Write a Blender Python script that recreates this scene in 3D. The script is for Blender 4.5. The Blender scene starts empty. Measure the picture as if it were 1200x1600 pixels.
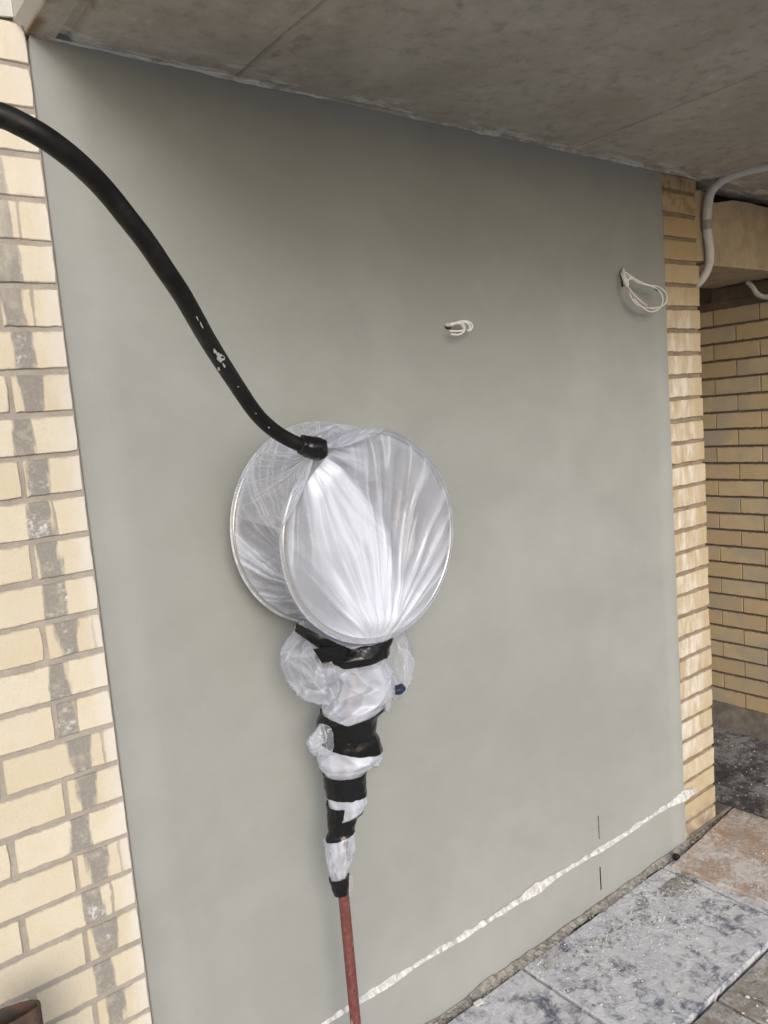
import bpy, bmesh, math, random
from mathutils import Vector, Matrix, noise as mn
random.seed(7)
R = math.radians
S = bpy.context.scene
COL = S.collection

# ------------------------------------------------------------------ camera
FPX = 1226.54
CX = Vector((0.785632, -0.613332, -0.081272))
CY = Vector((-0.137790, -0.045391, -0.989421))
CZ = Vector((0.603155, 0.788520, -0.120172))
EYE = Vector((-0.51515, -1.71293, 1.82464))
cam = bpy.data.cameras.new('camera')
camo = bpy.data.objects.new('camera', cam)
COL.objects.link(camo)
m = Matrix((CX, -CY, -CZ)).transposed().to_4x4()
m.translation = EYE
camo.matrix_world = m
cam.sensor_fit = 'HORIZONTAL'
cam.sensor_width = 36
cam.lens = 36 * FPX / 1200
cam.clip_start = 0.05
cam.clip_end = 2000
S.camera = camo

# ------------------------------------------------------------------ sky, sun, exposure
SUN_EL, SUN_AZ = 25, 203      # azimuth clockwise from +Y: the light comes from the open side in front of the wall
W = bpy.data.worlds.new('World')
S.world = W
W.use_nodes = True
wn = W.node_tree
sky = wn.nodes.new('ShaderNodeTexSky')
sky.sky_type = 'NISHITA'
sky.sun_disc = False
sky.sun_elevation = R(SUN_EL)
sky.sun_rotation = R(SUN_AZ)
sky.air_density = 1.0
sky.dust_density = 2.0
sky.ozone_density = 1.0
bg = wn.nodes['Background']
bg.inputs[1].default_value = 0.135
wn.links.new(sky.outputs[0], bg.inputs[0])
sl = bpy.data.lights.new('sun', 'SUN')
sl.energy = 1.2
sl.angle = R(26)
sl.color = (1.0, 0.99, 0.972)
so = bpy.data.objects.new('sun', sl)
COL.objects.link(so)
sd = Vector((math.sin(R(SUN_AZ)) * math.cos(R(SUN_EL)), math.cos(R(SUN_AZ)) * math.cos(R(SUN_EL)), math.sin(R(SUN_EL))))
so.rotation_euler = sd.to_track_quat('Z', 'Y').to_euler()
S.view_settings.view_transform = 'Standard'
S.view_settings.look = 'None'
S.view_settings.gamma = 1
S.view_settings.exposure = 0.28
S.view_settings.use_curve_mapping = False
S.cycles.max_bounces = 10
S.cycles.diffuse_bounces = 6
S.cycles.transparent_max_bounces = 24
S.cycles.use_denoising = True

# ------------------------------------------------------------------ helpers
def ray(u, v):
    return CX * ((u - 600) / FPX) + CY * ((v - 800) / FPX) + CZ
def at(u, v, Y=0.0):
    d = ray(u, v)
    return EYE + d * ((Y - EYE.y) / d.y)
def atz(u, v, z):
    d = ray(u, v)
    return EYE + d * ((z - EYE.z) / d.z)
def dep(u, v, t):
    return EYE + ray(u, v) * t
def depth(p):
    return (Vector(p) - EYE).dot(CZ)

def link(o, parent=None):
    COL.objects.link(o)
    if parent:
        o.parent = parent
    return o
def mobj(name, verts, faces, mat, parent=None, smooth=False, attrs=None):
    me = bpy.data.meshes.new(name)
    me.from_pydata([tuple(v) for v in verts], [], faces)
    me.update()
    if smooth:
        me.polygons.foreach_set('use_smooth', [True] * len(me.polygons))
    if attrs:
        for k, vals in attrs.items():
            a = me.attributes.new(k, 'FLOAT', 'POINT')
            a.data.foreach_set('value', vals)
    if mat:
        me.materials.append(mat)
    return link(bpy.data.objects.new(name, me), parent)
def bobj(name, bm, mat, parent=None, smooth=False):
    me = bpy.data.meshes.new(name)
    bmesh.ops.recalc_face_normals(bm, faces=bm.faces)
    bm.to_mesh(me)
    bm.free()
    if smooth:
        me.polygons.foreach_set('use_smooth', [True] * len(me.polygons))
    if mat:
        me.materials.append(mat)
    return link(bpy.data.objects.new(name, me), parent)
def tag(o, label, cat=None, group=None, kind=None):
    if label:
        o['label'] = label
    if cat:
        o['category'] = cat
    if group:
        o['group'] = group
    if kind:
        o['kind'] = kind
    return o
def thing(name, label, cat, loc=(0, 0, 0), group=None):
    o = link(bpy.data.objects.new(name, None))
    o.empty_display_size = 0.05
    o.location = loc
    return tag(o, label, cat, group)
def box_bm(x0, x1, y0, y1, z0, z1, bev=0.0, bm=None):
    bm = bm or bmesh.new()
    r = bmesh.ops.create_cube(bm, size=1)
    for v in r['verts']:
        v.co = Vector((x0 + (v.co.x + .5) * (x1 - x0), y0 + (v.co.y + .5) * (y1 - y0), z0 + (v.co.z + .5) * (z1 - z0)))
    if bev:
        es = list({e for v in r['verts'] for e in v.link_edges})
        bmesh.ops.bevel(bm, geom=es, offset=bev, segments=1, affect='EDGES')
    return bm
def smooth_path(pts, n):
    """Catmull-Rom through pts, n samples per span"""
    P = [Vector(p) for p in pts]
    P = [P[0] * 2 - P[1]] + P + [P[-1] * 2 - P[-2]]
    out = []
    for i in range(1, len(P) - 2):
        for k in range(n):
            t = k / n
            a, b, c, d = P[i - 1], P[i], P[i + 1], P[i + 2]
            out.append(.5 * ((2 * b) + (c - a) * t + (2 * a - 5 * b + 4 * c - d) * t * t + (3 * b - a - 3 * c + d) * t ** 3))
    out.append(P[-2])
    return out
def tube(path, rad, seg=16, cap=True):
    """verts, faces of a tube; rad is a number or a function of (index, fraction)"""
    V, F = [], []
    n = len(path)
    t0 = (path[1] - path[0]).normalized()
    up = Vector((0, 0, 1)) if abs(t0.z) < .9 else Vector((0, 1, 0))
    nx = t0.cross(up).normalized()
    for i, p in enumerate(path):
        t = (path[min(i + 1, n - 1)] - path[max(i - 1, 0)]).normalized()
        nx = (nx - t * nx.dot(t)).normalized()
        ny = t.cross(nx)
        r = rad(i, i / (n - 1)) if callable(rad) else rad
        for k in range(seg):
            a = 2 * math.pi * k / seg
            V.append(p + nx * (math.cos(a) * r) + ny * (math.sin(a) * r))
    for i in range(n - 1):
        for k in range(seg):
            a, b = i * seg + k, i * seg + (k + 1) % seg
            F.append((a, b, b + seg, a + seg))
    if cap:
        F.append(tuple(range(seg))[::-1])
        F.append(tuple(range((n - 1) * seg, n * seg)))
    return V, F
def sstep(a, b, x):
    t = min(1, max(0, (x - a) / (b - a)))
    return t * t * (3 - 2 * t)
def n1(x, y=0.0, z=0.0):
    return mn.noise(Vector((x, y, z)))
def fbm(x, y, z, o=3):
    s, a = 0, 1
    for k in range(o):
        s += a * mn.noise(Vector((x, y, z)))
        x, y, z, a = x * 2.03 + 3.1, y * 2.03 + 1.7, z * 2.03 + 5.3, a * .5
    return s

# ------------------------------------------------------------------ materials
class NT:
    def __init__(s, name):
        s.m = bpy.data.materials.new(name)
        s.m.use_nodes = True
        s.t = s.m.node_tree
        s.b = s.t.nodes['Principled BSDF']
        s.out = s.t.nodes['Material Output']
    def put(s, sock, v):
        if v is None:
            return
        if isinstance(v, bpy.types.NodeSocket):
            s.t.links.new(v, sock)
        elif isinstance(v, (tuple, list)) and len(v) == 3 and sock.type == 'RGBA':
            sock.default_value = (*v, 1)
        else:
            sock.default_value = v
    def n(s, typ, ins=None, **props):
        nd = s.t.nodes.new('ShaderNode' + typ)
        for k, v in props.items():
            setattr(nd, k, v)
        for k, v in (ins or {}).items():
            s.put(nd.inputs[k], v)
        return nd
    def pos(s):
        return s.n('NewGeometry').outputs['Position']
    def obj(s):
        return s.n('TexCoord').outputs['Object']
    def rnd(s):
        return s.n('ObjectInfo').outputs['Random']
    def scale(s, vec, sc, loc=(0, 0, 0), rot=(0, 0, 0)):
        return s.n('Mapping', {0: vec, 'Scale': sc, 'Location': loc, 'Rotation': rot}).outputs[0]
    def noise(s, vec, sc, det=4, rough=.55, dist=0.0):
        return s.n('TexNoise', {'Vector': vec, 'Scale': sc, 'Detail': det, 'Roughness': rough, 'Distortion': dist}).outputs[0]
    def vor(s, vec, sc, feature='F1'):
        return s.n('TexVoronoi', {'Vector': vec, 'Scale': sc}, feature=feature).outputs['Distance']
    def math(s, op, a, b=None, c=None, clamp=False):
        nd = s.n('Math', {0: a}, operation=op, use_clamp=clamp)
        s.put(nd.inputs[1], b)
        s.put(nd.inputs[2], c)
        return nd.outputs[0]
    def ramp(s, x, a, b, lo=0.0, hi=1.0):
        return s.n('MapRange', {0: x, 1: a, 2: b, 3: lo, 4: hi}, interpolation_type='SMOOTHSTEP').outputs[0]
    def mix(s, f, a, b, mode='MIX'):
        nd = s.n('Mix', None, data_type='RGBA', blend_type=mode)
        s.put(nd.inputs[0], f)
        s.put(nd.inputs[6], a)
        s.put(nd.inputs[7], b)
        return nd.outputs[2]
    def bump(s, h, dist, strength=1.0, nrm=None):
        nd = s.n('Bump', {'Height': h, 'Distance': dist, 'Strength': strength})
        s.put(nd.inputs['Normal'], nrm)
        return nd.outputs[0]
    def xyz(s, vec):
        o = s.n('SeparateXYZ', {0: vec}).outputs
        return o[0], o[1], o[2]
    def fin(s, col, rough=.8, nrm=None, metal=0.0, spec=.3):
        s.put(s.b.inputs['Base Color'], col)
        s.put(s.b.inputs['Roughness'], rough)
        s.put(s.b.inputs['Metallic'], metal)
        s.put(s.b.inputs['Specular IOR Level'], spec)
        if nrm:
            s.put(s.b.inputs['Normal'], nrm)
        return s.m

def mat_render():
    k = NT('cement_render')
    p = k.pos()
    big = k.noise(k.scale(p, (1, 1, 1.3)), 1.6, 4, .55, .4)
    mid = k.noise(p, 9, 4, .6)
    fine = k.noise(p, 260, 3, .7)
    c = k.mix(k.ramp(big, .3, .7), (.312, .324, .315), (.364, .377, .370))
    c = k.mix(k.ramp(mid, .35, .75, 0, .20), c, (.278, .286, .266))
    c = k.mix(k.ramp(fine, .3, .8, 0, .30), c, (.30, .295, .25))
    # cloudy float marks and a few pinholes
    sw = k.noise(k.scale(p, (3.5, 3.5, 5), rot=(0, .5, 0)), 1, 5, .6, 1.4)
    c = k.mix(k.ramp(sw, .45, .75, 0, .14), c, (.41, .422, .405))
    pin = k.math('MULTIPLY', k.ramp(k.vor(p, 34), .025, .05, 1, 0), k.ramp(k.noise(p, 6, 2), .52, .6))
    c = k.mix(k.math('MULTIPLY', pin, .55), c, (.17, .165, .14))
    # damp paler foot of the wall under the membrane
    h = k.math('ADD', k.math('SUBTRACT', k.math('MULTIPLY', fine, .45), pin), k.math('ADD', k.math('MULTIPLY', sw, 1.1), k.math('MULTIPLY', big, 2.5)))
    return k.fin(c, .85, k.bump(h, .0016, .55), spec=.25)

def mat_brick(kind):
    k = NT('brick_' + kind)
    p = k.pos()
    o = k.obj()
    r = k.rnd()
    x, y, z = k.xyz(p)
    if kind == 'pale':
        a, b, d = (.70, .625, .485), (.73, .68, .565), (.64, .555, .41)
    elif kind == 'pier':
        a, b, d = (.54, .44, .29), (.60, .515, .38), (.45, .345, .205)
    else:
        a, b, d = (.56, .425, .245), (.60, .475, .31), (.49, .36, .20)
    off = k.n('CombineXYZ', {0: k.math('MULTIPLY', r, 37), 1: k.math('MULTIPLY', r, 11), 2: 0}).outputs[0]
    po = k.n('VectorMath', {0: p, 1: off}, operation='ADD').outputs[0]
    big = k.noise(po, 12, 4, .6, .3)
    c = k.mix(k.ramp(big, .3, .72), a, b)
    c = k.mix(k.ramp(r, 0, 1, 0, .65), c, d)
    fine = k.noise(p, 330, 3, .75)
    c = k.mix(k.ramp(fine, .52, .75, 0, .40), c, (d[0] * .62, d[1] * .6, d[2] * .55))
    # iron specks and burn marks
    sp = k.vor(po, 85)
    c = k.mix(k.ramp(sp, .03, .09, .5, 0), c, (.12, .08, .05))
    # mortar smeared over the arrises
    ox, oy, oz = k.xyz(o)
    en = k.noise(po, 42, 4, .65)
    ez = k.math('ADD', k.math('ABSOLUTE', oz), k.math('MULTIPLY', k.math('SUBTRACT', en, .5), .022))
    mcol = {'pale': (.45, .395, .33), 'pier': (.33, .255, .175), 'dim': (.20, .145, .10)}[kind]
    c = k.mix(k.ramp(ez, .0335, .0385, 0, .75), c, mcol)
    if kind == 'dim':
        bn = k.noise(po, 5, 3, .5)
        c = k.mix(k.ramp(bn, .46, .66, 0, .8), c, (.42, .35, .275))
    if kind == 'pale':
        # grey slurry that ran down the perpends beside the render
        row = k.math('MULTIPLY', k.math('SUBTRACT', r, .5), .034)
        wv = k.noise(k.scale(po, (60, 1, 14)), 1, 3, .6)
        ctr = k.math('ADD', k.math('ADD', -.090, row), k.math('MULTIPLY', k.math('SUBTRACT', wv, .5), .030))
        dst = k.math('ABSOLUTE', k.math('SUBTRACT', x, ctr))
        wid = k.math('ADD', k.math('ADD', .0085, k.math('MULTIPLY', oz, k.math('SUBTRACT', k.math('MULTIPLY', r, .22), .10))), k.math('MULTIPLY', k.noise(k.scale(po, (26, 1, 5)), 1, 3), .026))
        sm = k.ramp(k.math('SUBTRACT', dst, wid), -.0045, .0035, 1, 0)
        tex = k.noise(p, 150, 4, .7)
        gcol = k.mix(k.ramp(tex, .4, .72), (.28, .262, .24), (.35, .33, .31))
        chalk = k.math('MULTIPLY', k.ramp(k.noise(po, 75, 4, .7), .5, .66), k.ramp(k.noise(po, 14, 2), .52, .68))
        gcol = k.mix(k.math('MULTIPLY', chalk, .9), gcol, (.72, .72, .74))
        c = k.mix(k.math('MULTIPLY', sm, k.ramp(k.noise(po, 24, 4, .7), .28, .5, .55, .96)), c, gcol)
        # a thin second dribble
        ctr2 = k.math('ADD', k.math('ADD', -.052, k.math('MULTIPLY', row, 1.9)), k.math('MULTIPLY', k.math('SUBTRACT', wv, .5), .02))
        d2 = k.math('ABSOLUTE', k.math('SUBTRACT', x, ctr2))
        on = k.ramp(k.n('TexWhiteNoise', {'W': k.math('MULTIPLY', r, 91)}, noise_dimensions='1D').outputs[0],   .78, .80)
        c = k.mix(k.math('MULTIPLY', on, k.ramp(d2, .0018, .0038, .8, 0)), c, (.36, .31, .27))
        # white wash off the render edge
        ww = k.noise(k.scale(po, (30, 1, 10)), 1, 4, .65)
        edge = k.math('ADD', x, k.math('MULTIPLY', k.math('SUBTRACT', ww, .5), .07))
        c = k.mix(k.ramp(edge, -.048, -.004, 0, .72), c, (.74, .71, .67))
        up = k.math('ADD', z, k.math('MULTIPLY', k.math('SUBTRACT', ww, .5), .9))
        c = k.mix(k.ramp(up, 2.0, 2.7, 0, .6), c, (.80, .74, .64))
    if kind == 'pier':
        ww = k.noise(k.scale(po, (26, 1, 7)), 1, 5, .7)
        cen = k.math('ABSOLUTE', k.math('SUBTRACT', x, 2.285))
        hz = k.math('MULTIPLY', k.ramp(z, 2.30, 2.0, 0, 1), k.ramp(z, .15, .45, 0, 1))
        wm = k.math('MULTIPLY', k.math('MULTIPLY', k.ramp(ww, .36, .72), k.ramp(cen, .05, .12, 1, .15)), k.math('ADD', k.math('MULTIPLY', hz, .95), .06))
        c = k.mix(wm, c, (.76, .71, .64))
        blotch = k.noise(po, 20, 4, .65)
        top = k.math('MULTIPLY', k.ramp(blotch, .45, .7), k.ramp(z, 2.42, 2.6, 0, .8))  # blotches, darker brown towards the top
        c = k.mix(k.ramp(z, 1.95, 2.45, 0, .5), c, (.40, .265, .12))
        c = k.mix(top, c, (.17, .10, .035))
        low = k.math('MULTIPLY', k.ramp(blotch, .3, .6), k.ramp(z, .16, .02, 0, .85))  # dirt over the lowest courses
        c = k.mix(low, c, (.24, .19, .15))
    h = k.math('ADD', k.math('MULTIPLY', fine, .6), k.math('MULTIPLY', k.noise(po, 55, 4, .65), 1.2))
    return k.fin(c, .88, k.bump(h, .0017, .8), spec=.2)

def mat_mortar(name, a, b):
    k = NT(name)
    p = k.pos()
    f = k.noise(p, 220, 3, .75)
    g = k.noise(p, 18, 4, .6)
    c = k.mix(k.ramp(g, .3, .7), a, b)
    c = k.mix(k.ramp(f, .5, .8, 0, .5), c, tuple(v * .55 for v in a))
    return k.fin(c, .95, k.bump(k.math('ADD', f, g), .003, .9), spec=.1)

def mat_concrete():
    k = NT('soffit_concrete')
    p = k.pos()
    x, y, z = k.xyz(p)
    g = k.noise(p, 3.2, 6, .62, .5)
    c = k.mix(k.ramp(g, .3, .72), (.39, .362, .305), (.50, .472, .415))
    m2 = k.noise(p, 22, 5, .65)
    c = k.mix(k.ramp(m2, .48, .70, 0, .75), c, (.32, .292, .24))
    c = k.mix(k.ramp(m2, .44, .27, 0, .6), c, (.58, .555, .51))
    # dark blemishes
    d = k.math('MULTIPLY', k.ramp(k.noise(p, 13, 3, .6), .66, .73), k.ramp(k.noise(p, 2, 2), .45, .6))
    c = k.mix(k.math('MULTIPLY', d, .45), c, (.16, .13, .10))
    # plaster smeared along the wall junction
    sm = k.noise(k.scale(p, (7, 22, 1)), 1, 5, .7)
    edge = k.ramp(y, -.12, -.005)
    c = k.mix(k.math('MULTIPLY', k.math('MULTIPLY', k.ramp(sm, .47, .58), edge), .9), c, (.72, .70, .66))
    # rust run on the slab edge
    rx = k.math('ADD', x, k.math('MULTIPLY', k.math('SUBTRACT', m2, .5), .03))
    rust = k.math('MULTIPLY', k.ramp(rx, .030, .004), k.ramp(x, -.008, 0))
    rust = k.math('MULTIPLY', rust, k.ramp(k.noise(p, 9, 3), .35, .55))
    c = k.mix(k.math('MULTIPLY', rust, .85), c, (.20, .105, .05))
    c = k.mix(k.ramp(x, -.002, -.006, 0, .75), c, (.56, .54, .51))
    h = k.math('ADD', k.noise(p, 120, 4, .7), k.math('MULTIPLY', m2, 2))
    return k.fin(c, .9, k.bump(h, .0025, .8), spec=.15)

def mat_paver(name, light, mid, dark, dk, dust=1.0):
    k = NT(name)
    p = k.pos()
    r = k.rnd()
    off = k.n('CombineXYZ', {0: k.math('MULTIPLY', r, 23), 1: k.math('MULTIPLY', r, 7), 2: 0}).outputs[0]
    po = k.n('VectorMath', {0: p, 1: off}, operation='ADD').outputs[0]
    a = k.noise(po, 5.5, 7, .70, 1.4)
    b = k.noise(po, 19, 6, .7, .8)
    c = k.mix(k.ramp(a, .32, .68), mid, light)
    c = k.mix(k.ramp(k.math('ADD', k.math('MULTIPLY', a, .45), k.math('MULTIPLY', b, .55)), .465 + (1 - dk) * .12, .60, 0, .97), c, dark)
    be = k.noise(po, 4.2, 5, .6, .6)
    c = k.mix(k.ramp(be, .55, .72, 0, .55), c, (.36, .315, .26))
    # plaster dust and splashes
    s1 = k.noise(po, 46, 5, .72, .6)
    s2 = k.noise(po, 4.5, 4, .65)
    c = k.mix(k.math('MULTIPLY', k.ramp(k.math('ADD', k.math('MULTIPLY', s1, .5), k.math('MULTIPLY', s2, .5)), .43, .60), .68 * dust), c, (.78, .775, .77))
    dots = k.ramp(k.vor(po, 75), .10, .16, 1, 0)
    c = k.mix(k.math('MULTIPLY', dots, k.math('MULTIPLY', k.ramp(k.noise(po, 11, 2), .48, .6), dust)), c, (.80, .79, .77))
    h = k.math('ADD', k.math('MULTIPLY', s1, 1.3), k.math('ADD', b, k.math('MULTIPLY', dots, .6)))
    ro = k.ramp(s1, .3, .7, .45, .8)
    return k.fin(c, ro, k.bump(h, .004, .8), spec=.4)

def mat_plain(name, col, rough=.6, var=.25, sc=60, bump=.0008, metal=0.0, spec=.4, col2=None):
    k = NT(name)
    p = k.pos()
    g = k.noise(p, sc, 4, .65)
    c2 = col2 or tuple(v * (1 - var) for v in col)
    c = k.mix(k.ramp(g, .32, .7), col, c2)
    return k.fin(c, rough, k.bump(g, bump, .7), metal, spec)

def mat_film(name, lo, hi, crinkle=False):
    """thin polythene: where layers and folds lie close together (attribute 'fold') it is milkier"""
    k = NT(name)
    f = k.n('Attribute', None, attribute_name='fold').outputs['Fac']
    p = k.pos()
    den = k.math('ADD', lo, k.math('MULTIPLY', f, hi - lo), None, True)
    bp = k.bump(k.noise(p, 26, 3, .5, 1.0), .004, .35)
    if crinkle:
        cm = k.math('MULTIPLY', k.noise(p, 60, 2, .5, 1.5), k.n('Attribute', None, attribute_name='crk').outputs['Fac'])
        bp = k.bump(cm, .010, .9)
    dif = k.n('BsdfDiffuse', {'Color': (.815, .86, .98), 'Normal': bp}).outputs[0]
    trl = k.n('BsdfTranslucent', {'Color': (.815, .86, .98), 'Normal': bp}).outputs[0]
    body = k.n('MixShader', {0: .16, 1: dif, 2: trl}).outputs[0]
    tr = k.n('BsdfTransparent', {'Color': (.97, .97, .98)}).outputs[0]
    a = k.n('MixShader', {0: den, 1: tr, 2: body}).outputs[0]
    gl = k.n('BsdfGlossy', {'Color': (1, 1, 1), 'Roughness': .20, 'Normal': bp}).outputs[0]
    fr = k.n('Fresnel', {'IOR': 1.5, 'Normal': bp}).outputs[0]
    fr = k.math('MULTIPLY', fr, .85, None, True)
    fr = k.math('MINIMUM', fr, .22)
    out = k.n('MixShader', {0: fr, 1: a, 2: gl}).outputs[0]
    k.t.links.new(out, k.out.inputs[0])
    return k.m

M = {}
M['render'] = mat_render()
M['pale'] = mat_brick('pale')
M['pier'] = mat_brick('pier')
M['dim'] = mat_brick('dim')
M['mortar_pale'] = mat_mortar('mortar_pale', (.38, .345, .305), (.47, .43, .385))
M['mortar_pier'] = mat_mortar('mortar_pier', (.25, .195, .14), (.34, .275, .205))
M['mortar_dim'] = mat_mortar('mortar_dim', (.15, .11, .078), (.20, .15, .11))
M['soffit'] = mat_concrete()
M['paver'] = mat_paver('paver_stone', (.74, .74, .745), (.54, .54, .57), (.11, .115, .165), 1.0)
M['paver_brown'] = mat_paver('paver_brown', (.40, .36, .31), (.28, .245, .205), (.13, .11, .09), .8, .8)
M['terracotta'] = mat_paver('terracotta', (.46, .34, .255), (.41, .29, .21), (.40, .36, .32), .9, 1.0)
M['dark_stone'] = mat_paver('dark_stone', (.085, .08, .085), (.05, .047, .05), (.03, .03, .035), .8, .45)
M['ground'] = mat_plain('ground_dirt', (.37, .358, .335), .95, .35, 9, .01, spec=.1)
M['rubble'] = mat_plain('rubble_mortar', (.37, .348, .31), .95, .5, 45, .004, spec=.1)
M['crumb'] = mat_plain('plaster_crumb', (.74, .73, .71), .9, .2, 60, .001, spec=.2)
M['membrane'] = mat_plain('white_membrane', (.76, .755, .745), .55, .40, 55, .006, spec=.35)
M['lintel'] = mat_plain('lintel_plaster', (.50, .41, .295), .9, .22, 11, .002, spec=.15)
M['cement'] = mat_plain('cement_fillet', (.20, .175, .145), .95, .35, 20, .003, spec=.1)
M['conduit'] = mat_plain('grey_conduit', (.68, .68, .67), .45, .12, 40, .0002)
M['conduit_joint'] = mat_plain('conduit_coupling', (.36, .35, .35), .5, .15, 60, .0002)
M['wire'] = mat_plain('white_wire', (.88, .87, .86), .4, .12, 80, .0002)
M['wire_pink'] = mat_plain('pinkish_wire_sheath', (.66, .57, .53), .5, .12, 80, .0002)
M['dark'] = mat_plain('dark_hole', (.035, .032, .028), .9, .3, 80, .0005, spec=.1)
M['rust'] = mat_plain('rusty_steel', (.115, .055, .03), .7, .5, 45, .001, spec=.35, col2=(.045, .042, .035))
M['alu'] = mat_plain('spun_aluminium', (.40, .405, .43), .42, .10, 24, .0002, metal=.25, spec=.5)
M['rim'] = mat_plain('bright_rim', (.74, .73, .71), .28, .08, 24, .0001, metal=.85, spec=.5)
M['hose_steel'] = mat_plain('bracket_steel', (.30, .30, .30), .5, .3, 30, .0004, metal=.6)
M['blue'] = mat_plain('blue_valve_handle', (.03, .04, .085), .4, .3, 60, .0003)
M['film'] = mat_film('polythene_film', .05, .97)
M['film_clear'] = mat_film('polythene_film_clear', .05, .80)
M['film_crinkled'] = mat_film('polythene_film_crinkled', .05, .80, True)

k = NT('black_rubber_hose')
p = k.pos()
g = k.noise(p, 38, 5, .7)
c = k.mix(k.ramp(g, .4, .75), (.006, .0055, .005), (.015, .0135, .012))
M['rubber'] = k.fin(c, k.ramp(g, .3, .7, .42, .62), k.bump(k.noise(p, 300, 2), .0004, .5), spec=.28)

k = NT('black_tape')
p = k.pos()
g = k.noise(p, 55, 4, .6, 1.5)
M['tape'] = k.fin((.009, .009, .010), k.ramp(g, .35, .7, .14, .28), k.bump(k.noise(p, 24, 3, .5, 1.2), .0035, .6), spec=.35)

k = NT('red_paint')
p = k.pos()
g = k.noise(p, 70, 4, .65)
c = k.mix(k.ramp(g, .35, .7), (.145, .042, .038), (.20, .078, .068))
spl = k.math('MULTIPLY', k.ramp(k.noise(k.scale(p, (120, 120, 22)), 1, 5, .7), .60, .68), k.ramp(k.xyz(p)[2], .62, .36, .15, 1))
c = k.mix(spl, c, (.66, .62, .60))
M['red'] = k.fin(c, .5, k.bump(g, .0006, .7), spec=.4)

# ------------------------------------------------------------------ ground and paving
o = mobj('ground', [(-300, -300, -.035), (300, -300, -.035), (300, 300, -.035), (-300, 300, -.035)], [(0, 1, 2, 3)], M['ground'])
o['kind'] = 'structure'

def rough_slab(x0, x1, y0, y1, z0, z1, seed, amp=.004, n=14):
    """stone slab with slightly broken arrises"""
    V, F = [], []
    top = []
    per = []
    for i in range(n):
        per.append((x0 + (x1 - x0) * i / n, y0))
    for i in range(n):
        per.append((x1, y0 + (y1 - y0) * i / n))
    for i in range(n):
        per.append((x1 - (x1 - x0) * i / n, y1))
    for i in range(n):
        per.append((x0, y1 - (y1 - y0) * i / n))
    cx, cy = (x0 + x1) / 2, (y0 + y1) / 2
    m_ = len(per)
    for (dz, ins, am) in ((z0, 0, .3), (z1 - .004, 0, 1), (z1, .004, 1.2)):
        for q, (x, y) in enumerate(per):
            w = fbm(x * 17 + seed, y * 17, dz * 3 + seed * 2, 3) * amp * am
            dx, dy = x - cx, y - cy
            L = math.hypot(dx, dy)
            V.append((x - dx / L * (ins + abs(w)), y - dy / L * (ins + abs(w)), dz + (w * .35 if dz == z1 else 0)))
    for lv in range(2):
        for q in range(m_):
            a, b = lv * m_ + q, lv * m_ + (q + 1) % m_
            F.append((a, b, b + m_, a + m_))
    F.append(tuple(range(2 * m_, 3 * m_)))
    return V, F

paving = link(bpy.data.objects.new('paving', None))
paving['kind'] = 'structure'
pc = 0
rows = [(-.512, -.032, 0), (-.985, -.520, .33), (-1.46, -.993, .05), (-1.935, -1.468, .41), (-2.41, -1.943, .2)]
for ri, (ya, yb, sh) in enumerate(rows):
    for ci in range(-3, 4):
        xa = .385 + ci * .805 + sh
        xb = xa + .796
        if xa > 2.0 and ri == 0:
            continue
        zt = [0, -.009][ci % 2] if ri == 0 else -.007 + random.uniform(-.003, .003)
        if ri == 0 and ci == 1:
            zt = .002
        V, F = rough_slab(xa, xb, ya, yb, -.033, zt, pc + 1)
        o = mobj('paver', V, F, M['paver'] if ri == 0 or random.random() < .35 else M['paver_brown'], paving)
        pc += 1

# loose tiles lying towards the passage
V, F = rough_slab(0, .62, -.60, 0, 0, .014, 31, .005)
o = mobj('loose_tile', V, F, M['terracotta'])
o.location = (2.012, -.058, .001)
o.rotation_euler = (R(.6), R(-.5), R(5))
tag(o, 'plaster-splashed orange terracotta tile lying loose at the foot of the brick pier', 'tile')
V, F = rough_slab(0, .80, -.9, .75, 0, .022, 44, .005)
o = mobj('stone_slab', V, F, M['dark_stone'])
o.location = (2.548, .03, .030)
o.rotation_euler = (R(0), R(-.6), R(2))
tag(o, 'dark dirty stone slab raised on the passage floor behind the orange tile', 'slab')
bm = box_bm(2.62, 3.28, -.85, 1.5, -.034, .028, .004)
o = bobj('passage_floor', bm, M['cement'])
o['kind'] = 'structure'

# ------------------------------------------------------------------ bricks
C = .086
Z0 = 2.575                     # a bed joint; every other bed joint is C away
def brick_mesh(L, D, H, seed, mat, n=9, amp=.0032):
    """brick with its face at y=0, centred in x and z; arrises slightly worn"""
    V, F = [], []
    per = []
    for i in range(n):
        per.append((-L / 2 + L * i / n, -H / 2))
    for i in range(3):
        per.append((L / 2, -H / 2 + H * i / 3))
    for i in range(n):
        per.append((L / 2 - L * i / n, H / 2))
    for i in range(3):
        per.append((-L / 2, H / 2 - H * i / 3))
    k_ = len(per)
    for y, ins, am in ((D, 0, 0), (.0022, 0, 1.0), (0, .0013, 1.25)):
        for x, z in per:
            w = abs(fbm(x * 40 + seed * 3.7, z * 40 + seed, y * 50, 2)) * amp * am
            sx = -1 if x > 0 else 1
            sz = -1 if z > 0 else 1
            ex = (ins + w) if abs(abs(x) - L / 2) < 1e-6 else 0
            ez = (ins + w) if abs(abs(z) - H / 2) < 1e-6 else 0
            V.append((x + sx * ex, y, z + sz * ez))
    for lv in range(2):
        for q in range(k_):
            a, b = lv * k_ + q, lv * k_ + (q + 1) % k_
            F.append((a, b, b + k_, a + k_))
    F.append(tuple(range(2 * k_, 3 * k_)))
    me = bpy.data.meshes.new('brick')
    me.from_pydata(V, [], F)
    me.update()
    me.materials.append(mat)
    return me
def variants(L, D, H, mat, n=6, **kw):
    return [brick_mesh(L, D, H, 10 * i + L * 7, mat, **kw) for i in range(n)]
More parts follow.
